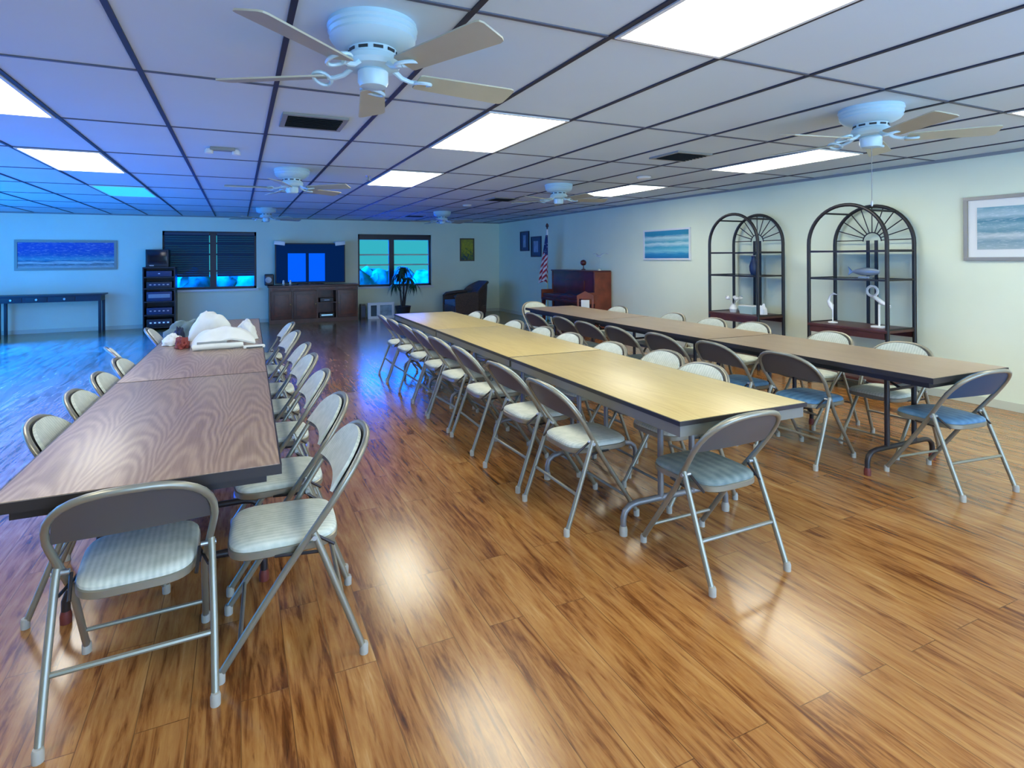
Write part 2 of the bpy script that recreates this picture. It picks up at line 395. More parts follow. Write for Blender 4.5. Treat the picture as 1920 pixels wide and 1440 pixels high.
def tag(o, label=None, cat=None, group=None, kind=None):
    if label: o['label'] = label
    if cat: o['category'] = cat
    if group: o['group'] = group
    if kind: o['kind'] = kind
    return o
def thing(name, label, cat, loc=(0, 0, 0), rz=0.0, group=None):
    o = bpy.data.objects.new(name, None); C.objects.link(o); o.empty_display_size = 0.1
    o.location = loc; o.rotation_euler = (0, 0, rz)
    return tag(o, label, cat, group)
def copy_tree(o, parent=None):
    c = o.copy(); C.objects.link(c)
    if parent is not None: c.parent = parent
    for ch in list(o.children): copy_tree(ch, c)
    return c
def struct(name, mb, m, smooth=False):
    return tag(mb.build(name, m, smooth=smooth), kind='structure')

# ------------------------------------------------------------------ room shell
struct('floor', MB().box(XL - .2, XR + .2, YN - .2, YF + .2, -0.1, 0), 'floor')
struct('ceiling', MB().box(XL - .2, XR + .2, YN - .2, YF + .2, ZC, ZC + 0.12), 'ceiling')
struct('wall_right', MB().box(XR, XR + .2, YN - .2, YF + .2, 0, ZC), 'wall')
def wall_x(name, y0, y1, holes):                   # a wall across the room with openings (x0,x1,z0,z1)
    mb = MB(); x = XL - .2
    for (a, b, z0, z1) in sorted(holes):
        mb.box(x, a, y0, y1, 0, ZC)
        if z0 > 0.01: mb.box(a, b, y0, y1, 0, z0)
        mb.box(a, b, y0, y1, z1, ZC); x = b
    mb.box(x, XR + .2, y0, y1, 0, ZC)
    return struct(name, mb, 'wall')
W1 = (-1.52, 0.39, 0.81, 2.12); W2 = (2.75, 4.68, 0.77, 2.10)
wall_x('wall_far', YF, YF + .2, [W1, W2])
wall_x('wall_near', YN - .2, YN, [(-1.6, 5.6, 0.2, 2.2)])
mb = MB(); mb.box(XL - .2, XL, YN, 4.1, 0, ZC); mb.box(XL - .2, XL, 4.1, 12.3, 2.2, ZC); mb.box(XL - .2, XL, 12.3, YF, 0, ZC)
struct('wall_left', mb, 'wall')
# patio door frames and near windows
mb = MB()
for y in (4.15, 6.15, 8.2, 10.25, 12.25): mb.box(XL - .13, XL - .05, y - .04, y + .04, 0, 2.2)
mb.box(XL - .13, XL - .05, 4.1, 12.3, 2.14, 2.2); mb.box(XL - .13, XL - .05, 4.1, 12.3, 0, 0.05)
struct('door_1', mb, 'white')
mb = MB()
for x in (-1.56, 0.8, 3.2, 5.56): mb.box(x - .04, x + .04, YN - .13, YN - .05, 0.2, 2.2)
mb.box(-1.6, 5.6, YN - .13, YN - .05, 2.14, 2.2); mb.box(-1.6, 5.6, YN - .13, YN - .05, 0.2, 0.26)
struct('window_3', mb, 'white')
struct('baseboard_right', MB().box(XR - .012, XR, YN, YF, 0, 0.085, 0.004), 'trim')
struct('baseboard_far', MB().box(XL, XR - .013, YF - .012, YF, 0, 0.085, 0.004), 'trim')
struct('baseboard_left', MB().box(XL, XL + .012, 12.32, YF - .013, 0, 0.085, 0.004), 'trim')
# suspended ceiling grid: main runners and cross tees
mb = MB(); i0 = math.ceil((XL - TX0) / TX); i1 = math.floor((XR - TX0) / TX)
for i in range(i0, i1 + 1):
    x = TX0 + TX * i; mb.box(x - .013, x + .013, YN, YF, ZC - .008, ZC + .001)
struct('trim_1', mb, 'grid')
mb = MB()
for j in range(math.ceil((YN - TY0) / TY), math.floor((YF - TY0) / TY) + 1):
    y = TY0 + TY * j; mb.box(XL, XR, y - .010, y + .010, ZC - .006, ZC + .001)
struct('trim_2', mb, 'grid2')
mb = MB(); mb.box(XR - .022, XR, YN, YF, ZC - .03, ZC); mb.box(XL, XR - .023, YF - .022, YF, ZC - .03, ZC); mb.box(XL, XL + .022, YN, YF - .023, ZC - .03, ZC)
struct('trim_3', mb, 'ventframe')

# windows of the far wall
def window(n, w, mull, rails, blind):
    x0, x1, z0, z1 = w; y = YF
    mb = MB()
    mb.box(x0, x1, y + .06, y + .12, z1 - .09, z1); mb.box(x0, x1, y + .06, y + .12, z0, z0 + .05)
    mb.box(x0, x0 + .05, y + .06, y + .12, z0, z1); mb.box(x1 - .05, x1, y + .06, y + .12, z0, z1)
    mb.box(mull - .065, mull + .065, y + .05, y + .125, z0, z1)
    r = struct('window_%d' % n, mb, 'winframe')
    mb = MB()
    for z in rails: mb.box(x0 + .05, x1 - .05, y + .075, y + .105, z - .018, z + .018)
    mb.build('glazing_bar', 'blind' if blind else 'trim', r, smooth=False)
    MB().box(x0 + .05, x1 - .05, y + .088, y + .094, z0 + .05, z1 - .09).build('pane', 'glass', r, smooth=False)
    MB().box(x0 - .04, x1 + .04, y - .09, y + .06, z0 - .05, z0, 0.006).build('sill', 'white', r)
    return r
w1 = window(1, W1, -0.52, (1.22, 1.60, 1.85), True)
w2 = window(2, W2, 3.62, (1.32, 1.58), False)
def blinds(root, x0, x1, z0, z1, y, tilt, pitch=0.05, wd=0.05, m='blind'):
    mb = MB(); z = z0
    while z < z1:
        mb.box(x0, x1, -wd / 2, wd / 2, -.0012, .0012, rot=Matrix.Translation((0, y, z)) @ Matrix.Rotation(tilt, 4, 'X')); z += pitch
    mb.box(x0, x1, y - .03, y + .03, z1, z1 + .05)
    return mb.build('blind', m, root, smooth=False)
blinds(w1, W1[0] + .04, -.60, 1.12, 2.04, YF + .025, 1.32)
blinds(w1, -.44, W1[1] - .04, 1.12, 2.04, YF + .025, 1.32)
MB().box(W2[0] + .03, W2[1] - .03, YF + .0, YF + .05, 1.96, 2.07).build('blind', 'winframe', w2, smooth=False)
# outdoors beyond the far windows
tag(MB().box(-14, 20, YF + .6, YF + 30, -0.25, -0.15).build('ground', 'outground', smooth=False), kind='structure')
mb = MB()
for k in range(26): mb.blob((-12 + k * 1.15, YF + 9 + random.uniform(-.4, .4), -0.2), 1.15, 0.8, 1.30 + random.uniform(-.12, .15), k, 0.10, 24, 12, True, 3.5)
tag(mb.build('hedge', 'hedge'), 'dark hedge outside beyond the far windows', 'hedge', kind='stuff')

# ------------------------------------------------------------------ ceiling lights, vents and small fittings
def tile(i, j): return TX0 + TX * i, TY0 + TY * j
lights = {(4, -1): 'fluorescent ceiling panel at the top, the largest and nearest of all', (4, 1): 'fluorescent ceiling panel just past the near ceiling fan, above the pale centre table',
          (4, 3): 'fluorescent ceiling panel third in the middle row, towards the television', (-1, 1): 'fluorescent ceiling panel cut by the left picture edge',
          (-1, 3): 'fluorescent ceiling panel second in the left row, bright white', (-1, 5): 'unlit ceiling panel of the left row, cyan reflection painted as a glow',
          (9, -1): 'fluorescent ceiling panel cut by the right picture edge beside a ceiling fan', (9, 1): 'fluorescent ceiling panel near the right wall, partly behind a fan blade',
          (9, 3): 'fluorescent ceiling panel farthest along the right wall', (-1, -1): 'fluorescent ceiling panel nearest in the left row, out of frame',
          (4, -3): 'fluorescent ceiling panel behind the viewpoint, middle row', (9, -3): 'fluorescent ceiling panel behind the viewpoint, right row'}
for (i, j), lb in lights.items():
    x, y = tile(i, j)
    t = thing('ceiling_light', lb, 'ceiling light', (x + TX / 2, y + TY / 2, ZC), group='fluorescent ceiling panels')
    a, b = TX / 2 - .016, TY / 2 - .013
    mb = MB(); mb.box(-a, a, -b, -b + .02, -.014, 0); mb.box(-a, a, b - .02, b, -.014, 0); mb.box(-a, -a + .02, -b + .02, b - .02, -.014, 0); mb.box(a - .02, a, -b + .02, b - .02, -.014, 0)
    mb.build('light_frame', 'white', t, smooth=False)
    MB().box(-a + .02, a - .02, -b + .02, b - .02, -.009, -.001).build('diffuser', 'panel_reflect' if (i, j) == (-1, 5) else 'panel', t, smooth=False)

def vent(x, y, lb, sx=.44, sy=.40):
    t = thing('ceiling_vent', lb, 'air vent', (x, y, ZC), group='dark ceiling air vents')
    mb = MB(); w = .035
    mb.box(-sx / 2, sx / 2, -sy / 2, -sy / 2 + w, -.016, 0); mb.box(-sx / 2, sx / 2, sy / 2 - w, sy / 2, -.016, 0)
    mb.box(-sx / 2, -sx / 2 + w, -sy / 2 + w, sy / 2 - w, -.016, 0); mb.box(sx / 2 - w, sx / 2, -sy / 2 + w, sy / 2 - w, -.016, 0)
    mb.build('vent_frame', 'ventframe', t, smooth=False)
    MB().box(-sx / 2 + w, sx / 2 - w, -sy / 2 + w, sy / 2 - w, -.004, -.001).build('backing', 'ventdark', t, smooth=False)
    mb = MB()
    for k in range(7):
        yy = -sy / 2 + w + .03 + k * (sy - 2 * w - .06) / 6
        mb.box(-sx / 2 + w, sx / 2 - w, -.016, .016, -.0012, .0012, rot=Matrix.Translation((0, yy, -.014)) @ Matrix.Rotation(0.7, 4, 'X'))
    mb.build('louver', 'ventdark', t, smooth=False)
vent(.50, 4.15, 'dark louvred ceiling vent just beyond the near fan')
vent(3.97, 4.18, 'dark ceiling vent above the tables, before the right wall')
vent(4.04, 8.36, 'dark ceiling vent left of the far small fan on the right')
vent(3.72, 12.36, 'dark ceiling vent beside the farthest fan, above the bright window')
def detector(x, y, lb, r=.085, nm='smoke_detector', cat='smoke detector'):
    t = thing(nm, lb, cat, (x, y, ZC))
    MB().lathe([(r, 0), (r, -.012), (r * .82, -.03), (r * .4, -.036)], 24).build('housing', 'white', t)
    MB().lathe([(r * 1.06, 0), (r * 1.06, -.006)], 24).build('base_ring', 'ventframe', t)
detector(4.56, 5.42, 'small white disc detector on the ceiling before the far right light panel')
detector(3.88, 9.5, 'small white disc detector on the ceiling far down the room')
t = thing('emergency_light', 'small pale ceiling fitting with two bright lamp heads, left of the vent', 'emergency light', (-.12, 5.43, ZC))
MB().box(-.10, .10, -.035, .035, -.03, 0, .008).build('housing', 'ventframe', t)
for sx in (-1, 1): MB().lathe([(.02, 0), (.036, -.02), (.036, -.045), (.02, -.05)], 16, (sx * .11, 0, -.012)).build('lamp_head', 'white', t)
t = thing('sprinkler_head', 'tiny dark sprinkler head on the ceiling left of the third light panel', 'sprinkler', (1.43, 6.62, ZC))
MB().lathe([(.035, 0), (.03, -.008), (.012, -.01)], 16).build('escutcheon', 'steel', t)
MB().lathe([(.010, -.008), (.010, -.05), (.030, -.052), (.030, -.056)], 12).build('nozzle', 'ventframe', t)

# ------------------------------------------------------------------ ceiling fans
def make_fan(lb):
    t = thing('ceiling_fan', lb, 'ceiling fan', (0, 0, 0), group='white five-blade ceiling fans')
    MB().lathe([(.185, 0), (.190, -.02), (.182, -.03), (.186, -.042), (.178, -.055), (.180, -.066), (.165, -.085), (.135, -.10), (.105, -.108)], 40).build('canopy', 'fanwhite', t)
    mb = MB()
    mb.lathe([(.10, -.108), (.098, -.135), (.112, -.142), (.118, -.165), (.108, -.185), (.07, -.192)], 36)
    hs = mb.build('motor_housing', 'fanwhite', t)
    mb = MB()
    for k in range(10):
        a = 2 * PI * k / 10; mb.box(-.02, .02, -.002, .002, -.006, .006, rot=Matrix.Rotation(a, 4, 'Z') @ Matrix.Translation((0, .0995, -.121)))
    mb.build('vent_slot', 'ventdark', hs, smooth=False)
    MB().lathe([(.055, -.19), (.064, -.20), (.064, -.245), (.055, -.262), (.02, -.268)], 28).build('switch_cup', 'fanwhite', t)
    for k in range(5):
        R = Matrix.Rotation(math.radians(78 + 72 * k), 4, 'Z')
        mb = MB()
        mb.tube([R @ Vector(p) for p in ((.09, 0, -.175), (.13, 0, -.205), (.17, .0, -.215), (.20, 0, -.214))], [.013, .011, .010, .010], 8)
        loop = [R @ Vector((.225 + .036 * math.cos(a), .052 * math.sin(a), -.216 + .012 * math.sin(a))) for a in [2 * PI * q / 16 for q in range(16)]]
        mb.tube(loop, .008, 6, closed=True)
        mb.build('blade_iron', 'fanwhite', t)
        mb = MB(); T = R @ Matrix.Rotation(math.radians(-13), 4, 'X')
        out = [(.20, -.050), (.21, -.057), (.655, -.072), (.672, -.066), (.68, -.050), (.68, .050), (.672, .066), (.655, .072), (.21, .057), (.20, .050)]
        mb.rings([[T @ Vector((x, y, z)) + Vector((0, 0, -.212)) for x, y in out] for z in (0, .007)])
        mb.build('fan_blade', 'blade', t)
    return t
fan0 = make_fan('white five-blade ceiling fan nearest, largest, above the walnut table')
fan0.location = (.53, 2.35, ZC)
for (x, y, rz, lb) in ((.55, 6.46, .5, 'white ceiling fan second in the left row, beyond the big dark vent'),
                       (.50, 11.5, .2, 'white ceiling fan farthest in the left row, above the television wall'),
                       (3.90, 2.35, .35, 'white ceiling fan with a pull chain, before the large arched shelf'),
                       (3.98, 6.46, .9, 'white ceiling fan second in the right row, before the small detector'),
                       (3.96, 11.1, .4, 'white ceiling fan farthest in the right row, near the yellow picture')):
    f = copy_tree(fan0); f.location = (x, y, ZC); f.rotation_euler.z = rz; f['label'] = lb
    if abs(y - 2.35) < .01:
        mb = MB(); mb.tube([(.02, 0, -.26), (.022, 0, -.62)], .0022, 6); ch = mb.build('pull_chain', 'ventframe', f)
        MB().lathe([(.003, -.62), (.007, -.63), (.007, -.65), (.003, -.66)], 10, (.022, 0, 0)).build('chain_fob', 'steel', ch)

# ------------------------------------------------------------------ folding tables
def make_table(lb, grp, top, legm, capm, L, Wd, loc, rz, ht=.737, inset=.42, po=.15, eh=.034, ap='edge', apq=.05):
    t = thing('folding_table', lb, 'table', (*loc, 0), rz, grp)
    a, b = Wd / 2, L / 2
    MB().box(-a + .006, a - .006, -b + .006, b - .006, ht - .022, ht, .004).build('tabletop', top, t)
    mb = MB(); e = .0075
    for (x0, x1, y0, y1) in ((-a, a, -b, -b + e), (-a, a, b - e, b), (-a, -a + e, -b + e, b - e), (a - e, a, -b + e, b - e)): mb.box(x0, x1, y0, y1, ht - .002 - eh, ht - .002)
    mb.build('edge_band', 'edge', t, smooth=False)
    mb = MB(); q = apq
    for (x0, x1, y0, y1) in ((-a + q, a - q, -b + q, -b + q + .02), (-a + q, a - q, b - q - .02, b - q), (-a + q, -a + q + .02, -b + q + .02, b - q - .02), (a - q - .02, a - q, -b + q + .02, b - q - .02)): mb.box(x0, x1, y0, y1, ht - .075, ht - .022)
    mb.build('apron', ap, t, smooth=False)
    for sy in (-1, 1):
        y = sy * (b - inset); mb = MB(); w = a - .05
        for sx in (-1, 1): mb.tube([(sx * po, y, .15), (sx * po, y, ht - .03)], .0165, 10)
        pts = [(-w, y, .02), (-w, y, .09), (-w + .012, y, .125), (-w + .045, y, .15), (-w + .09, y, .158), (w - .09, y, .158), (w - .045, y, .15), (w - .012, y, .125), (w, y, .09), (w, y, .02)]
        mb.tube(pts, .0165, 10); mb.tube([(-po, y, .55), (po, y, .55)], .010, 8)
        lg = mb.build('leg_frame', legm, t)
        for sx in (-1, 1): MB().lathe([(.021, 0), (.022, .03), (.0175, .05)], 14, (sx * w, y, 0)).build('foot_cap', capm, lg)
        mb = MB(); d_ = min(.34, b - inset - .03); mb.tube([(0, y, .55), (0, y - sy * d_, ht - .03)], .009, 8); mb.tube([(-.12, y - sy * d_, ht - .035), (.12, y - sy * d_, ht - .035)], .007, 8)
        mb.build('leg_brace', legm, t)
    return t
TILT = -0.018
def table_row(x0, wd, y0, L, n, top, legm, capm, labs, grp, **kw):
    for k in range(n):
        if 'insets' in kw: kw['inset'] = kw['insets'][k]
        yc = y0 + L * (k + .5) + .003 * k; xc = x0 + wd / 2 - math.sin(TILT) * (yc - y0)
        make_table(labs[k], grp, top, legm, capm, L - .004, wd, (xc, yc), TILT, **{a: v for a, v in kw.items() if a != 'insets'})
table_row(-.71, .85, 2.13, 1.80, 3, 'walnut', 'darkmetal', 'redcap',
          ['walnut-grain folding table nearest in its row, two cream chairs at its near corner', 'walnut-grain folding table in the middle of its row, before the white cloths', 'walnut-grain folding table farthest in its row, under the heap of white cloths'], 'walnut-grain folding tables', insets=(.62, .40, .70), po=.06)
table_row(1.80, .82, 1.90, 1.78, 3, 'oak', 'greymetal', 'cap',
          ['golden pale folding table nearest in the centre row', 'golden pale folding table in the middle of the centre row', 'golden pale folding table farthest in the centre row, towards the bright window'], 'golden folding tables of the centre row', insets=(.48, .36, .36), po=.11, eh=.020, ap='greyapron', apq=.012)
table_row(3.80, .82, 1.93, 1.78, 3, 'tan', 'darkmetal', 'redcap',
          ['tan-brown folding table with dark legs nearest in the row by the shelves', 'tan-brown folding table in the middle of the row by the shelves', 'tan-brown folding table farthest in the row by the shelves, before the piano'], 'tan folding tables by the right wall')

# ------------------------------------------------------------------ folding chairs
def fx(s):                                          # half width of the seat frame along its length
    return .200 + .036 * max(0, min(1, (s - .45) / .3))
def fpt(x, s, off=0.0):
    y = .25 - .52 * s; z = .775 * s + .012 * (1 - s)
    if s > .62: y -= .026 * min(1, (s - .62) / .15) * (1 - (x / .236) ** 2)
    n = Vector((0, .83, .557)); p = Vector((x, y, z)) + n * off
    return p
def arch(t):                                        # t 0..1 over the back's top bend
    a = PI * t; ex = 2 / 2.5; c, s_ = math.cos(a), math.sin(a)
    return .236 * math.copysign(abs(c) ** ex, c), .765 + .235 * abs(s_) ** ex
def make_chair(pad, backm, lb):
    t = thing('folding_chair', lb, 'chair')
    pts = [fpt(fx(s), s) for s in (0.02, .12, .25, .38, .46, .55, .64, .72)]
    pts += [fpt(*arch(q / 16)) for q in range(17)]
    pts += [fpt(-fx(s), s) for s in (.72, .64, .55, .46, .38, .25, .12, 0.02)]
    fr = MB().tube(pts, .0125, 10).build('frame', 'frame', t)
    for sx in (-1, 1):
        p = fpt(sx * .2, .02); MB().lathe([(.016, 0), (.0165, .03), (.0135, .04)], 12, (p.x, p.y, 0)).build('foot_cap', 'cap', fr)
    # rear legs
    for sx in (-1, 1):
        lg = MB().tube([(sx * .235, -.25, .015), (sx * .232, -.165, .24), (sx * .226, -.085, .45), (sx * .224, -.073, .478)], .0125, 10).build('leg', 'frame', t)
        MB().lathe([(.016, 0), (.0165, .03), (.0135, .04)], 12, (sx * .235, -.25, 0)).build('foot_cap', 'cap', lg)
        MB().tube([(sx * .19, -.075, .462), (sx * .240, -.075, .462)], .009, 10).build('hinge', 'steel', t)
        mb = MB(); mb.tube([(sx * .178, -.15, .40), (sx * .186, -.075, .455)], .006, 6); mb.tube([(sx * .215, -.10, .40), (sx * .180, .06, .395)], .006, 6)
        mb.build('link', 'darkmetal', t)
    MB().tube([(-.230, -.177, .20), (.230, -.177, .20)], .009, 8).build('stretcher', 'frame', t)
    p = fpt(.2, .14); MB().tube([(-.2, p.y, p.z), (.2, p.y, p.z)], .008, 8).build('stretcher', 'frame', t)
    # seat
    def outline(k, z, n=36):
        r = []
        for i in range(n):
            a = 2 * PI * i / n; c, s_ = math.cos(a), math.sin(a); e = 2 / 4.2
            y = .195 * math.copysign(abs(s_) ** e, s_)
            w = .180 + .008 * (y / .195)
            r.append((k * w * math.copysign(abs(c) ** e, c), .025 + k * y, z))
        return r
    MB().rings([outline(.98, .392), outline(1.015, .397), outline(1.02, .420), outline(.99, .424)]).build('seat_pan', 'frame', t)
    MB().rings([outline(.95, .418), outline(1.0, .424), outline(1.0, .434), outline(.96, .443), outline(.85, .449), outline(.6, .453), outline(.3, .455)]).build('seat_cushion', pad, t)
    # backrest: pressed panel with a padded front
    def bp(off, inset, bot):
        def fn(u, v):
            xx = (2 * u - 1); a = math.acos(max(-1, min(1, xx)))
            tx, ts = arch(a / PI); tx = (.230 - inset) * xx
            # top limit for this x on the arch
            k = abs(xx) ** 2.5; top = .765 + (.228 - inset * .8) * max(0, 1 - k) ** (1 / 2.5)
            b = bot + .012 * (1 - xx * xx)
            return fpt(tx, b + (max(top, b + .004) - b) * v, off)
        return fn
    MB().grid(bp(0.0, .002, .752), 22, 8, .006).build('backrest', backm, t)
    MB().grid(bp(.016, .016, .770), 22, 8, .013).build('back_cushion', pad, t)
    return t
protos = {}
def chair(x, y, deg, lb, grp, kind='cream'):
    if kind not in protos:
        c = protos[kind] = make_chair({'cream': 'cream', 'sage': 'sage', 'blue': 'bluevinyl', 'blueseat': 'bluevinyl'}[kind], 'back_bluereflect' if kind == 'blue' else 'back', lb)
    else: c = copy_tree(protos[kind])
    c.location = (x, y, 0); c.rotation_euler = (0, 0, math.radians(deg)); c['label'] = lb; c['group'] = grp
    return c
ORD = ['first', 'second', 'third', 'fourth', 'fifth', 'sixth', 'seventh', 'eighth']
gw, gg, gt = 'chairs around the walnut tables', 'chairs around the golden tables', 'chairs around the tan tables'
chair(-.32, 2.285, 2, 'grey folding chair with ribbed cream seat at the near end of the walnut table', gw)
for k, (x, y, d) in enumerate(((.185, 2.33, 87), (.20, 2.88, 90), (.215, 3.565, 88), (.22, 4.195, 91), (.24, 4.78, 89), (.24, 5.62, 94), (.26, 6.42, 90))):
    chair(x, y, d, 'cream padded folding chair, %s from the near end, right side of the walnut tables' % ORD[k], gw)
for k, (x, y, d) in enumerate(((-.538, 3.02, -90), (-.528, 3.565, -90), (-.518, 4.075, -90), (-.508, 4.62, -90), (-.68, 5.32, -74), (-.57, 6.55, -88))):
    chair(x, y, d, 'cream padded folding chair, %s from the near end, left side of the walnut tables' % ORD[k], gw)
chair(2.11, 2.05, 0, 'folding chair with grey-green seat at the near end of the golden table', gg, 'sage')
for k, y in enumerate((2.74, 3.34, 4.05, 4.66, 5.20, 5.74, 6.28, 6.80)):
    chair(1.83 + .008 * k, y, -90 + (0, 2, -2, 3, -1, 1, 2, -2)[k], 'pale seated folding chair, %s from the near end, aisle side of the golden tables' % ORD[k], gg)
for k, y in enumerate((2.69, 3.19, 3.69, 4.315, 4.82, 5.46, 6.10, 6.60)):
    chair(2.495 + .018 * (y - 2.6) + (.115 if k == 1 else 0), y, 90 + (1, -1, 0, 0, 0, 1, 0, 1)[k], 'cream back folding chair, %s from the near end, far side of the golden tables' % ORD[k], gg)
chair(4.215, 2.085, -7, 'folding chair, blue reflection painted on back, pale blue seat, at the tan table near end', gt, 'blue')
for k, (x, y) in enumerate(((3.86, 2.80), (3.80, 3.38), (3.76, 3.98), (3.72, 4.55), (3.70, 5.08), (3.74, 5.62), (3.66, 6.16))):
    chair(x, y, -90 + (2, -2, 1, -1, 2, 0, 1)[k], 'grey back folding chair, %s from the near end, aisle side of the tan tables' % ORD[k], gt, 'blueseat' if k < 2 else 'sage')
for k, (x, y) in enumerate(((4.58, 2.66), (4.69, 3.34), (4.70, 4.16), (4.64, 4.66), (4.66, 5.30), (4.68, 6.40))):
    chair(x, y, 90 + (2, -3, 1, 0, -2, 1)[k], 'cream back folding chair, %s from the near end, wall side of the tan tables' % ORD[k], gt)
chair(4.25, 7.42, 180, 'cream back folding chair at the far end of the tan tables', gt)

# ------------------------------------------------------------------ heap of cloths on the walnut tables
ZT = .7415
def cloth(name, lb, cat, m, c, s, seed, amp=.2, ridge=.3, freq=2.6, rz=0):
    o = MB().blob((0, 0, 0), *s, seed, amp, 40, 20, True, freq, ridge).build(name, m, ang=60)
    o.location = (*c[:2], c[2]); o.rotation_euler.z = rz
    return tag(o, lb, cat, 'things heaped on the walnut tables')
t = thing('folded_tablecloth', 'large white folded cloth bundle at the front of the heap', 'cloth', (-.12, 5.22, ZT - .003), .06, 'things heaped on the walnut tables')
def drape(u, v):
    x = -.24 + .48 * u; y = -.17 + .34 * v
    z = .028 + .125 * (1 - abs(2 * u - 1.05) ** 3 * .85) * min(1, .35 + 1.6 * v) * (1 - .25 * max(0, v - .7)) + .02 * mnoise.noise(Vector((x * 9, y * 7, 3)))
    return Vector((x, y, max(.016, z)))
MB().grid(drape, 26, 20, .014).build('cloth_fold', 'cloth', t, ang=70)
MB().tube([(-.23, -.17, .026), (-.1, -.185, .03), (.05, -.18, .028), (.14, -.16, .026)], .024, 10).build('rolled_hem', 'cloth', t)
mb = MB(); mb.box(-.20, .02, -.176, -.166, .035, .068, .003); mb.build('dark_slot', 'ventframe', t)  # grey strip painted in for the dark slot of the rolled front
cloth('cloth_bundle', 'tall rounded white cloth mound at the back of the heap', 'cloth', 'cloth', (-.24, 5.74, ZT), (.18, .17, .25), 3, .10, .10, 1.9)
cloth('cloth_bundle', 'crumpled white cloth on the right slope of the heap', 'cloth', 'cloth', (.06, 5.62, ZT), (.10, .15, .16), 11, .14, .15, 2.2)
cloth('cloth_bundle', 'low white cloth at the heap edge, left of the red cloth', 'cloth', 'cloth', (-.53, 5.55, ZT), (.08, .14, .085), 7, .15, .2, 2.2)
cloth('cloth_bundle', 'long grey-green cloth along the heap left side', 'cloth', 'clothgreen', (-.46, 6.08, ZT), (.20, .13, .155), 5, .13, .2, 2.2, rz=.3)
cloth('cloth_bundle', 'red cloth tucked at the front of the heap', 'cloth', 'clothred', (-.435, 5.30, ZT), (.06, .11, .085), 9, .2, .3)
cloth('cloth_bundle', 'small navy cloth peeking out at the heap top', 'cloth', 'clothnavy', (-.50, 5.82, ZT), (.05, .06, .12), 13, .2, .2)
t = thing('cardboard_strip', 'flat pale strip lying at the right table edge beside the heap', 'strip', (.125, 5.02, ZT - .004), .08, 'things heaped on the walnut tables')
MB().box(-.09, .075, -.03, .03, 0.001, .022, .004).build('strip_body', 'cloth', t)
mb = MB(); mb.box(-.07, .055, -.033, -.0305, .004, .012); mb.build('strip_edge', 'edge', t, smooth=False)

# ------------------------------------------------------------------ arched etageres at the right wall
def etagere(yc, wd, lb, top=2.04):
    t = thing('arched_shelf_unit', lb, 'shelf unit', (0, yc, 0), group='dark arched shelf units')
    h = wd / 2; XF, XB = 6.13, 6.60; spring = top - h
    for X in (XF, XB):
        pts = [(X, -h, 0.0), (X, -h, .7), (X, -h, spring)] + [(X, -h * math.cos(PI * k / 24), spring + h * math.sin(PI * k / 24)) for k in range(1, 24)] + [(X, h, spring), (X, h, .7), (X, h, 0.0)]
        MB().tube(pts, .020, 10).build('arch_frame', 'bronze', t)
    for a in (55, 125):
        y, z = -h * math.cos(math.radians(a)), spring + h * math.sin(math.radians(a)); MB().tube([(XF, y, z), (XB, y, z)], .011, 8).build('top_rail', 'bronze', t)
    for z in (1.22, 1.53, .70):
        for sy in (-1, 1): MB().tube([(XF, sy * h, z), (XB, sy * h, z)], .011, 8).build('side_rail', 'bronze', t)
    for z in (1.22, 1.53):
        sh = MB().box(XF - .012, XF + .012, -h, h, z - .014, z + .006).build('shelf_rail', 'bronze', t, smooth=False)
        MB().box(XB - .012, XB + .012, -h, h, z - .014, z + .006).build('shelf_rail', 'bronze', t, smooth=False)
        MB().box(XF + .012, XB - .012, -h + .02, h - .02, z - .004, z + .002).build('glass_shelf', 'glass', sh, smooth=False)
    MB().box(XF - .02, XB + .02, -h - .005, h + .005, .665, .700, .005).build('wood_shelf', 'shelfwood', t)
    for X in (XF - .005, XB + .005): MB().box(X - .01, X + .01, -h + .02, h - .02, .60, .665).build('shelf_apron', 'shelfwood', t, smooth=False)
    MB().box(XF - .02, XB + .02, -h - .005, h + .005, .13, .16, .005).build('wood_shelf', 'shelfwood', t)
    # sunburst in the back arch
    mb = MB()
    for k in range(11):
        a = math.radians(6 + 16.8 * k); c, s_ = math.cos(a), math.sin(a)
        mb.tube([(XB, -c * .10, spring + .03 + s_ * .10), (XB, -c * h * .97, spring + s_ * h * .97)], .006, 6)
    mb.tube([(XB, -.10 * math.cos(PI * k / 12), spring + .03 + .10 * math.sin(PI * k / 12)) for k in range(13)], .007, 6)
    mb.build('sunburst', 'bronze', t)
    for sy in (-1, 1): MB().box(XB - .008, XB + .008, sy * .045 - .016, sy * .045 + .016, .70, spring + .04).build('back_splat', 'bronze', t, smooth=False)
    return t
etagere(3.97, .86, 'large dark arched metal shelf unit, nearer the framed seascape')
etagere(5.50, .80, 'smaller looking dark arched metal shelf unit, beside the blue beach painting', 2.05)
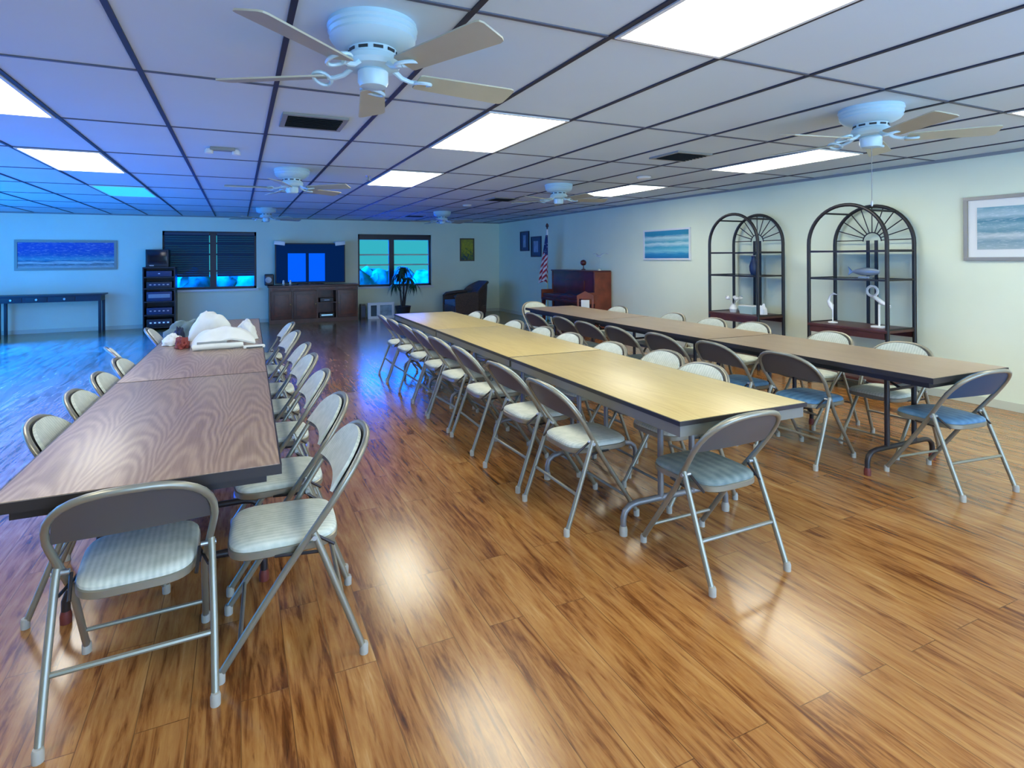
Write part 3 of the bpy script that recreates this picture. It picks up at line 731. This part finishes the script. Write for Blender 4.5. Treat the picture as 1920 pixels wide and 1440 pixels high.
# things on the shelves
gs = 'ornaments on the arched shelves'
t = thing('fish_ornament', 'blue-grey fish ornament on the middle shelf of the large arched unit', 'ornament', (6.36, 3.90, 1.224), 0, gs)
R = []
for k in range(13):
    u = k / 12; y = -.15 + .30 * u; r = .055 * math.sin(PI * min(1, .06 + u * .90)) ** .7 * (1 - .35 * u)
    R.append([(.5 * r * math.cos(q), y, .075 + r * math.sin(q)) for q in [2 * PI * i / 16 for i in range(16)]])
MB().rings(R).build('fish_body', 'pewter', t)
MB().rings([[(-.006, .13, .07), (-.006, .19, .13), (-.006, .17, .075), (-.006, .19, .03)], [(.006, .13, .07), (.006, .19, .13), (.006, .17, .075), (.006, .19, .03)]]).build('tail_fin', 'pewter', t, smooth=False)
MB().box(-.03, .03, -.06, .06, 0, .022, .004).build('base', 'pewter', t)
t = thing('angular_sculpture', 'white angular loop sculpture on the bottom shelf of the large arched unit', 'sculpture', (6.30, 3.72, .701), 0, gs)
MB().box(-.05, .05, -.06, .06, 0, .02, .004).build('base', 'porcelain', t)
MB().tube([(0, 0, .02), (0, .0, .25)], .010, 8).build('stem', 'porcelain', t)
mb = MB(); mb.tube([(0, .07 + .055 * math.cos(a), .39 + .055 * math.sin(a)) for a in [2 * PI * k / 16 for k in range(16)]], .014, 8, closed=True)
mb.tube([(0, .05, .33), (0, -.03, .27), (0, -.11, .23)], [.02, .024, .016], 10); mb.build('loop', 'porcelain', t)
t = thing('crane_figurine', 'thin white bird figurine on the bottom shelf, left in the large arched unit', 'figurine', (6.30, 4.23, .701), 0, gs)
MB().lathe([(.05, 0), (.05, .012), (.02, .02)], 16).build('base', 'porcelain', t)
mb = MB(); mb.tube([(0, 0, .015), (0, 0, .14), (0, .02, .20), (0, .05, .25), (0, .03, .31), (0, -.01, .34), (0, -.05, .33)], [.006, .007, .030, .018, .010, .012, .004], 10); mb.build('bird_body', 'porcelain', t)
t = thing('flower_ornament', 'white flower ornament with curled stems on the smaller arched unit, bottom shelf', 'ornament', (6.30, 5.64, .701), 0, gs)
MB().lathe([(.045, 0), (.06, .05), (.04, .09), (.03, .11)], 18).build('vase', 'porcelain', t)
mb = MB()
for k in range(5):
    a = 2 * PI * k / 5 + .3; mb.tube([(0, 0, .10), (.04 * math.cos(a), .05 * math.sin(a), .16), (.07 * math.cos(a), .10 * math.sin(a), .19)], [.005, .004, .003], 6); mb.blob((.07 * math.cos(a), .10 * math.sin(a), .20), .03, .03, .025, k, .3, 12, 8, False)
mb.build('blossom', 'porcelain', t)
t = thing('glass_dish', 'pale teal box dish on the bottom shelf of the smaller arched unit', 'dish', (6.33, 5.40, .701), 0, gs)
MB().rings([[(-.07, -.10, 0), (.07, -.10, 0), (.07, .10, 0), (-.07, .10, 0)], [(-.085, -.12, .10), (.085, -.12, .10), (.085, .12, .10), (-.085, .12, .10)]], capt=False).build('dish_body', 'teal', t, smooth=False)
MB().box(-.08, .08, -.115, .115, .10, .115, .004).build('dish_lid', 'porcelain', t)
t = thing('shell_figurine', 'small white figurine by the right post of the smaller arched unit', 'figurine', (6.36, 5.22, .706), 0, gs)
t.name = 'shell_figurine'
MB().blob((0, 0, .0), .05, .05, .12, 21, .25, 18, 12).build('shell_body', 'porcelain', t)
MB().lathe([(.045, 0), (.045, .008)], 16).build('base', 'porcelain', t)
t = thing('blue_vase', 'dark blue vase on the middle shelf of the smaller arched unit', 'vase', (6.36, 5.36, 1.224), 0, gs)
MB().lathe([(.03, 0), (.05, .06), (.055, .12), (.03, .20), (.022, .24), (.03, .26)], 18).build('vase_body', 'navy', t)
MB().lathe([(.028, .255), (.033, .262), (.030, .268)], 18).build('rim', 'steel', t)

# ------------------------------------------------------------------ pictures
def picture(name, lb, cen, w, h, face, fr, art, fw=.03, matw=0.0, d=.03, inner=None):
    """face 'x': on the right wall looking to -x; 'y': on the far wall looking to -y. Built facing -y, then turned."""
    t = thing(name, lb, 'picture', cen, 0 if face == 'y' else -PI / 2, None)
    a, b = w / 2, h / 2
    if fr:
        mb = MB(); mb.box(-a, a, -d, 0, -b, -b + fw, .003); mb.box(-a, a, -d, 0, b - fw, b, .003); mb.box(-a, -a + fw, -d, 0, -b + fw, b - fw, .003); mb.box(a - fw, a, -d, 0, -b + fw, b - fw, .003)
        mb.build('picture_frame', fr, t, smooth=False)
    else: fw = 0
    if matw: MB().box(-a + fw, a - fw, -d * .5, -.002, -b + fw, b - fw).build('mat_board', 'matboard', t, smooth=False)
    q = fw + matw; dd = d * .62 if (fr or matw) else d
    o = MB().box(-a + q, a - q, -dd, -.001, -b + q, b - q); o.build('canvas', art, t, smooth=False)
    if inner: MB().box(-a * inner[0], a * inner[0], -dd - .004, -dd + .001, -b * inner[1], b * inner[1]).build('print_motif', 'art_pale', t, smooth=False)
    return t
M['art_beach_l'] = M['art_beach']
# wall pictures on the right wall have their art laid out along local x
for k in ('art_beach', 'art_sea'):
    pass
picture('panorama_painting', 'wide blue ocean painting in a silver frame above the dark side table', (-3.23, YF, 1.59), 1.74, .62, 'y', 'silver', 'art_pano', .05)
picture('framed_print', 'small yellow and green picture above the wicker armchair', (5.70, YF, 1.71), .42, .62, 'y', 'goldframe', 'art_yellow', .035)
picture('beach_painting', 'white-edged blue beach painting on the right wall, left of the arched shelves', (XR, 7.36, 1.69), 1.13, .53, 'x', 'white', 'art_beach', .03)
picture('framed_seascape', 'large seascape in a pewter frame with white mat at the right picture edge', (XR, 2.50, 1.735), 1.24, .63, 'x', 'silver', 'art_sea', .035, .075)
picture('framed_print', 'small dark blue framed print with pale figure, leftmost of the pair behind the flag', (XR, 12.45, 1.90), .46, .50, 'x', 'black', 'art_dark', .03, 0, .03, (.30, .62))
picture('framed_print', 'small dark blue framed print with pale square, beside the flag', (XR, 11.86, 1.75), .50, .50, 'x', 'black', 'art_dark', .03, 0, .03, (.45, .55))

# ------------------------------------------------------------------ upright piano
t = thing('upright_piano', 'dark red mahogany upright piano against the right wall behind the flag', 'piano', (XR - .03, 9.66, 0))
L2 = .78
MB().box(-.38, 0, -L2 + .035, L2 - .035, .62, 1.19, .008).build('upper_case', 'mahog', t)
MB().box(-.41, .0, -L2 - .01, L2 + .01, 1.19, 1.22, .006).build('lid', 'mahog', t)
for sy in (-1, 1):
    y0 = sy * L2 - .018; MB().box(-.385, 0, y0, y0 + .036, 0.02, 1.19, .005).build('side_panel', 'mahog2', t)
    MB().box(-.66, -.36, y0, y0 + .036, .58, .80, .02).build('cheek', 'mahog2', t)
    MB().rings([[(-.63 - r, sy * (L2 - .05) - r, z), (-.63 + r, sy * (L2 - .05) - r, z), (-.63 + r, sy * (L2 - .05) + r, z), (-.63 - r, sy * (L2 - .05) + r, z)] for r, z in ((.028, 0), (.022, .08), (.034, .35), (.026, .44), (.036, .58))]).build('leg', 'mahog', t, smooth=False)
MB().box(-.66, -.36, -L2 + .02, L2 - .02, .58, .635, .005).build('key_bed', 'mahog', t)
MB().box(-.645, -.37, -L2 + .05, L2 - .05, .636, .72, .02).build('fallboard', 'mahog', t)
MB().box(-.40, -.375, -.45, .45, .80, 1.02, .006, rot=Matrix.Translation((0, 0, 0))).build('music_desk', 'mahog', t)
MB().box(-.36, -.02, -L2 + .035, L2 - .035, .04, .60, .006).build('lower_panel', 'mahog', t)
mb = MB()
for y in (-.10, 0, .10): mb.box(-.50, -.36, y - .012, y + .012, .06, .075, .004)
mb.build('pedal', 'brass', t)
t = thing('trophy_ornament', 'dark round ornament on a stem on top of the piano', 'ornament', (6.43, 9.50, 1.221))
MB().lathe([(.045, 0), (.045, .015), (.012, .03), (.010, .10)], 16).build('stem', 'shelfwood', t)
MB().blob((0, 0, .15), .062, .062, .06, 2, .05, 18, 12, False).build('globe', 'mahog', t)
t = thing('gull_ornament', 'white gull ornament on a thin wire on top of the piano', 'ornament', (6.45, 8.98, 1.221))
MB().lathe([(.04, 0), (.035, .02), (.005, .03)], 14).build('base', 'trim', t)
MB().tube([(0, 0, .02), (0, -.02, .15), (0, .02, .26)], .003, 6).build('wire', 'trim', t)
MB().tube([(0, .10, .28), (0, .05, .29), (0, -.01, .275), (0, -.06, .27)], [.006, .022, .018, .004], 10).build('bird_body', 'porcelain', t)
mb = MB()
for sx in (-1, 1): mb.grid(lambda u, v, sx=sx: Vector((sx * (.01 + .16 * u), .03 - .05 * v - .05 * u, .285 + .05 * math.sin(u * 2.4))), 8, 2, .004)
mb.build('wing', 'porcelain', t)
t = thing('picture_stand', 'small wooden stand with a bright picture before the piano', 'picture stand', (5.80, 8.52, 0), -.58)
t.name = 'picture_stand'
for sx in (-1, 1): MB().box(sx * .13 - .018, sx * .13 + .018, -.018, .018, 0, .74, .004).build('leg', 'mahog2', t)
MB().box(-.15, .15, -.10, .10, .45, .475, .004).build('shelf', 'mahog2', t)
MB().rings([[(-.15, -.02, .72), (.15, -.02, .72), (.15, -.02, .78), (0, -.02, .86), (-.15, -.02, .78)], [(-.15, .02, .72), (.15, .02, .72), (.15, .02, .78), (0, .02, .86), (-.15, .02, .78)]]).build('top_rail', 'mahog2', t, smooth=False)
MB().box(-.075, .075, -.05, -.03, .50, .70, .003).build('picture', 'matboard', t)

# ------------------------------------------------------------------ flag
t = thing('flag_on_pole', 'american flag hanging on a pole between the dark prints and the piano', 'flag', (6.30, 10.72, 0))
MB().lathe([(.14, 0), (.14, .03), (.05, .06), (.03, .10)], 24).build('base', 'brass', t)
p_ = MB().tube([(0, 0, .08), (0, 0, 2.13)], .014, 10).build('pole', 'brass', t)
MB().lathe([(.014, 2.10), (.02, 2.12), (.012, 2.14), (.032, 2.17), (.036, 2.19), (.025, 2.22), (.004, 2.25)], 16).build('finial', 'shelfwood', p_)
MB().lathe([(.018, 1.98), (.024, 2.0), (.024, 2.10), (.016, 2.12)], 12).build('pole_sleeve', 'porcelain', p_)
def flagf(u, v):
    h = 1 - v; wd = .07 + .17 * v ** .8
    y = .02 - .12 * v - wd * .5 + wd * u * 1.15; x = -.03 - .05 * v * math.sin(u * 11 + v * 2) - .03 * v
    return Vector((x, -y, 1.98 - 1.08 * v + .06 * math.sin(u * PI) * v))
MB().grid(flagf, 36, 30, .004).build('flag_cloth', 'flag', t, ang=80)

# ------------------------------------------------------------------ wicker armchair
t = thing('wicker_armchair', 'dark brown wicker armchair facing left below the yellow picture', 'armchair', (5.32, 13.05, 0))
def shell(u, v):                                    # tub back: sweeps from the near arm round the back to the far arm
    a = -PI * .5 + PI * u; 
    back = math.sin(PI * u) ** .7 if 0 < u < 1 else 0
    top = .60 + .26 * min(1, back * 1.15)
    x = .08 + .40 * math.cos(a) * (1 + .10 * v); y = .40 * math.sin(a) * (1 + .08 * v)
    return Vector((x, y, .10 + (top - .10) * v))
MB().grid(shell, 40, 14, .04).build('backrest', 'wicker', t, ang=70)
for sy in (-1, 1):
    y0 = sy * .40
    MB().grid(lambda u, v, y0=y0, sy=sy: Vector((.10 - .60 * u, y0 + sy * .02, .10 + (.50 - .06 * u * u) * v)), 12, 6, .05 * -sy).build('armrest', 'wicker', t)
    MB().tube([(.14, y0, .62), (-.15, y0 + sy * .01, .60), (-.42, y0 + sy * .01, .57), (-.50, y0, .52)], [.04, .045, .045, .03], 12).build('arm_roll', 'wicker', t)
MB().tube([shell(k / 30, 1) + Vector((0, 0, .0)) for k in range(31)], .035, 10).build('back_rim', 'wicker', t)
MB().box(-.50, .36, -.38, .38, .12, .30, .03).build('seat_base', 'wicker', t)
MB().box(-.50, .30, -.34, .34, .30, .43, .045, seg=3).build('seat_cushion', 'greycush', t)
for sx, sy in ((-.45, -.34), (-.45, .34), (.34, -.30), (.34, .30)): MB().lathe([(.022, 0), (.03, .12)], 12, (sx, sy, 0)).build('leg', 'wicker', t)

# ------------------------------------------------------------------ television, media console and neighbours
YC = 13.72
t = thing('media_console', 'dark cherry media console with panelled doors under the television', 'media console', (1.64, YC, 0))
MB().box(-1.03, 1.03, -.26, .24, .83, .875, .008).build('console_top', 'cherry', t)
mb = MB(); mb.box(-1.0, 1.0, -.23, -.205, .74, .83); mb.box(-1.0, 1.0, -.23, .22, .0, .09); mb.box(-1.0, -.97, -.22, .22, .09, .83); mb.box(.97, 1.0, -.22, .22, .09, .83); mb.box(-1.0, 1.0, .19, .22, .09, .83)
for x in (-.50, .06, .50): mb.box(x - .015, x + .015, -.21, .20, .09, .83)
mb.box(.06, .5, -.20, .19, .44, .46)
mb.build('carcass', 'cherry', t, smooth=False)
for i, (a, b) in enumerate(((-.97, -.515), (-.485, .045), (.515, .97))):
    d = MB().box(a + .005, b - .005, -.235, -.212, .095, .735, .004).build('door', 'cherry', t)
    MB().box(a + .07, b - .07, -.243, -.232, .17, .66, .008).build('door_panel', 'cherry2', d)
    kx = (b - .03) if i < 2 else a + .03
    MB().lathe([(.008, 0), (.014, .008), (.012, .018)], 12, (kx, -.25, .42)).build('door_knob', 'brass', d)
for a, b in ((-.97, -.5), (-.5, .06), (.06, .5), (.5, .97)): MB().box(a + .03, b - .03, -.236, -.222, .755, .815, .004).build('drawer_front', 'cherry2', t)
t = thing('set_top_box', 'dark media box with a lit strip inside the console cubby', 'media box', (1.92, YC - .05, .09))
MB().box(-.17, .17, -.13, .13, .002, .10, .006).build('box_body', 'black', t)
MB().box(-.13, .13, -.136, -.129, .045, .075).build('display', 'led', t, smooth=False)
t = thing('set_top_box', 'dark media box on the upper shelf of the console cubby', 'media box', (1.92, YC - .05, .461))
MB().box(-.15, .15, -.12, .12, .002, .09, .006).build('box_body', 'black', t)
MB().box(-.06, .06, -.126, -.119, .035, .055).build('display', 'pewter', t, smooth=False)
t = thing('television', 'large flat television with painted window reflections glowing blue, on the cherry console', 'television', (1.58, YC + .02, .876))
MB().box(-.80, .80, -.03, .05, .03, .98, .01).build('screen_bezel', 'black', t)
sc_ = MB().box(-.775, .775, -.036, -.029, .055, .955).build('screen', 'screen_dim', t, smooth=False)
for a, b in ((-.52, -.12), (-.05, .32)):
    MB().box(a, b, -.0372, -.0358, .075, .74, .0).build('window_reflection', 'screen_reflection', sc_, smooth=False)  # reflected windows laid on the screen as glowing rectangles
MB().box(-.30, .30, -.12, .12, 0, .02, .005).build('stand', 'black', t)
MB().box(-.06, .06, -.0, .04, .015, .06).build('neck', 'black', t, smooth=False)
for x, s_, lb in ((-.70, 1, 'small white box fitting at the top left corner of the television'), (.68, -1, 'small white box fitting at the top right corner of the television')):
    t = thing('wall_fitting', lb, 'wall fitting', (1.58 + x, YF - .02, 1.86))
    MB().box(-.12, .12, -.30, .0, -.05, .045, .012, rot=Matrix.Rotation(s_ * .12, 4, 'Y')).build('housing', 'porcelain', t)
    MB().box(-.05, .05, -.02, .02, -.08, .06, .004).build('bracket', 'white', t)
t = thing('speaker', 'small dark rounded speaker with blue face at the console left end', 'speaker', (.66, YC - .02, .876))
MB().box(-.11, .09, -.10, .10, 0, .26, .03, seg=3).build('cabinet', 'black', t)
MB().lathe([(.06, 0), (.07, .006), (.02, .012)], 20).build('speaker_cone', 'pewter', t)
bpy.data.objects[t.children[1].name].matrix_local = Matrix.Translation((-.03, -.10, .13)) @ Matrix.Rotation(PI / 2, 4, 'X')
for x, lb in ((.95, 'small pale figurine on the console beside the dark speaker'), (1.10, 'tiny pale figurine on the console, right of the other one')):
    t = thing('figurine', lb, 'figurine', (x, YC - .18, .876))
    MB().lathe([(.03, 0), (.03, .01), (.015, .02)], 14).build('base', 'ventframe', t)
    MB().lathe([(.014, .018), (.03, .05), (.02, .08), (.024, .10), (.008, .12)], 14).build('body', 'matboard', t)

t = thing('stereo_rack', 'tall black equipment rack left of the dark window', 'equipment rack', (-1.53, 13.72, 0))
mb = MB(); mb.box(-.30, -.275, -.23, .22, 0, 1.33); mb.box(.275, .30, -.23, .22, 0, 1.33); mb.box(-.275, .275, .20, .22, 0, 1.33)
mb.build('side_panel', 'black', t, smooth=False)
for z in (.04, .30, .58, .86, 1.10, 1.305): MB().box(-.275, .275, -.23, .20, z, z + .025).build('shelf', 'black', t, smooth=False)
for z, h, m, mk in ((.066, .16, 'black', 'led'), (.326, .14, 'navy', 'steel'), (.606, .20, 'navy', 'pewter'), (.886, .13, 'black', 'steel'), (1.126, .12, 'navy', 'matboard')):
    u = thing('audio_unit', {.066: 'lowest black audio unit in the equipment rack', .326: 'dark audio unit with silver buttons, second from the rack bottom', .606: 'dark audio unit with a blue-grey face, middle of the rack', .886: 'black audio unit with silver strip, second from the rack top', 1.126: 'dark audio unit with a pale tag, topmost in the rack'}[z], 'audio unit', (-1.53, 13.72, z), group='audio units in the rack')
    MB().box(-.235, .235, -.20, .16, 0, h, .005).build('case', m, u)
    MB().box(-.20, .20, -.206, -.199, h * .35, h * .75).build('face_plate', 'pewter' if mk == 'pewter' else 'navy', u, smooth=False)
    for k in range(5 if mk != 'matboard' else 1):
        x = -.16 + k * .08 if mk != 'matboard' else 0; MB().box(x - .018, x + .018, -.212, -.205, h * .45, h * .62).build('button', mk, u, smooth=False)
t = thing('speaker_box', 'black box on top of the equipment rack', 'speaker', (-1.57, 13.74, 1.331))
MB().box(-.21, .21, -.19, .19, 0, .37, .01).build('cabinet', 'black', t)
MB().box(-.18, .18, -.197, -.189, .06, .34, .004).build('grille', 'screenblack', t)
MB().box(-.14, -.06, -.20, -.19, .02, .04).build('badge', 'steel', t, smooth=False)

t = thing('console_table', 'long dark side table with knobbed drawers below the ocean painting', 'side table', (-3.46, 13.68, 0))
MB().box(-.97, .95, -.24, .24, .77, .80, .006).build('tabletop', 'winframe', t)
mb = MB(); mb.box(-.92, .90, -.20, .20, .655, .77); mb.build('apron', 'winframe', t, smooth=False)
for x in (-.55, -.15, .30): 
    d = MB().box(x - .17, x + .17, -.21, -.198, .668, .758, .003).build('drawer', 'black', t)
    MB().lathe([(.012, 0), (.024, .01), (.018, .02)], 14).build('drawer_knob', 'steel', d).matrix_local = Matrix.Translation((x, -.21, .713)) @ Matrix.Rotation(PI / 2, 4, 'X')
for sx in (-.74, .88):
    for sy in (-.17, .17): MB().box(sx - .025, sx + .025, sy - .025, sy + .025, 0, .66, .004).build('leg', 'winframe', t)

# white double picture panel leaning by the bright window, box behind it
t = thing('double_frame', 'white double picture frame standing on the floor below the bright window', 'picture frame', (3.23, 13.60, 0))
mb = MB(); mb.box(-.33, .33, -.03, .03, 0, .06); mb.box(-.33, .33, -.03, .03, .33, .39); mb.box(-.33, -.26, -.03, .03, .06, .33); mb.box(.27, .33, -.03, .03, .06, .33); mb.box(-.11, -.03, -.03, .03, .06, .33)
mb.build('frame', 'white', t, smooth=False)
MB().box(-.26, -.11, -.01, .01, .06, .33).build('picture', 'art_dark', t, smooth=False)
MB().box(-.03, .27, -.01, .01, .06, .33).build('picture', 'art_pale', t, smooth=False)
t = thing('small_speaker', 'small black box on the floor between console and white double frame', 'speaker', (2.80, 13.72, 0))
MB().box(-.06, .06, -.08, .08, 0, .36, .006).build('cabinet', 'black', t)
MB().box(-.045, .045, -.085, -.079, .04, .32).build('grille', 'navy', t, smooth=False)

# dracaena in front of the bright window
t = thing('potted_dracaena', 'potted palm-like plant with drooping leaves before the bright window', 'plant', (3.74, 13.42, 0))
MB().lathe([(.12, 0), (.15, .04), (.19, .28), (.20, .30), (.18, .30), (.17, .26)], 24).build('pot', 'pot', t)
MB().lathe([(.17, .255), (.02, .262)], 20).build('soil', 'trunk', t)
stems = [((0, 0, .25), (.02, .0, .7), (.0, .0, 1.18)), ((.03, .02, .25), (.07, .0, .6), (.14, -.02, .92)), ((-.03, .0, .25), (-.06, .0, .6), (-.10, -.01, .98))]
for st in stems: MB().tube(st, [.028, .022, .016], 8).build('stem', 'trunk', t)
random.seed(5)
for (cx_, cy_, cz_, n, Lf) in ((0, 0, 1.22, 34, .36), (-.10, -.01, 1.04, 34, .34), (.14, -.02, .96, 30, .32), (-.20, -.02, .80, 16, .30), (.27, -.02, .80, 18, .30)):
    mb = MB()
    for k in range(n):
        a = 2 * PI * k / n * 1.62 + random.uniform(-.3, .3); up = random.uniform(.1, 1.1); ll = Lf * random.uniform(.75, 1.1); w0 = .027
        dx, dy = math.cos(a), math.sin(a)
        def lf(u, v, dx=dx, dy=dy, up=up, ll=ll):
            r = ll * (u * .8); z = ll * (up * u - (1.15 + .35 * up) * u * u * 1.05); w = w0 * (1 - u ** 2) * (2 * v - 1)
            return Vector((cx_ + dx * r - dy * w, cy_ + dy * r * .8 + dx * w, cz_ + z))
        mb.grid(lf, 7, 2, .0)
    mb.build('foliage', 'leaf', t, ang=80)
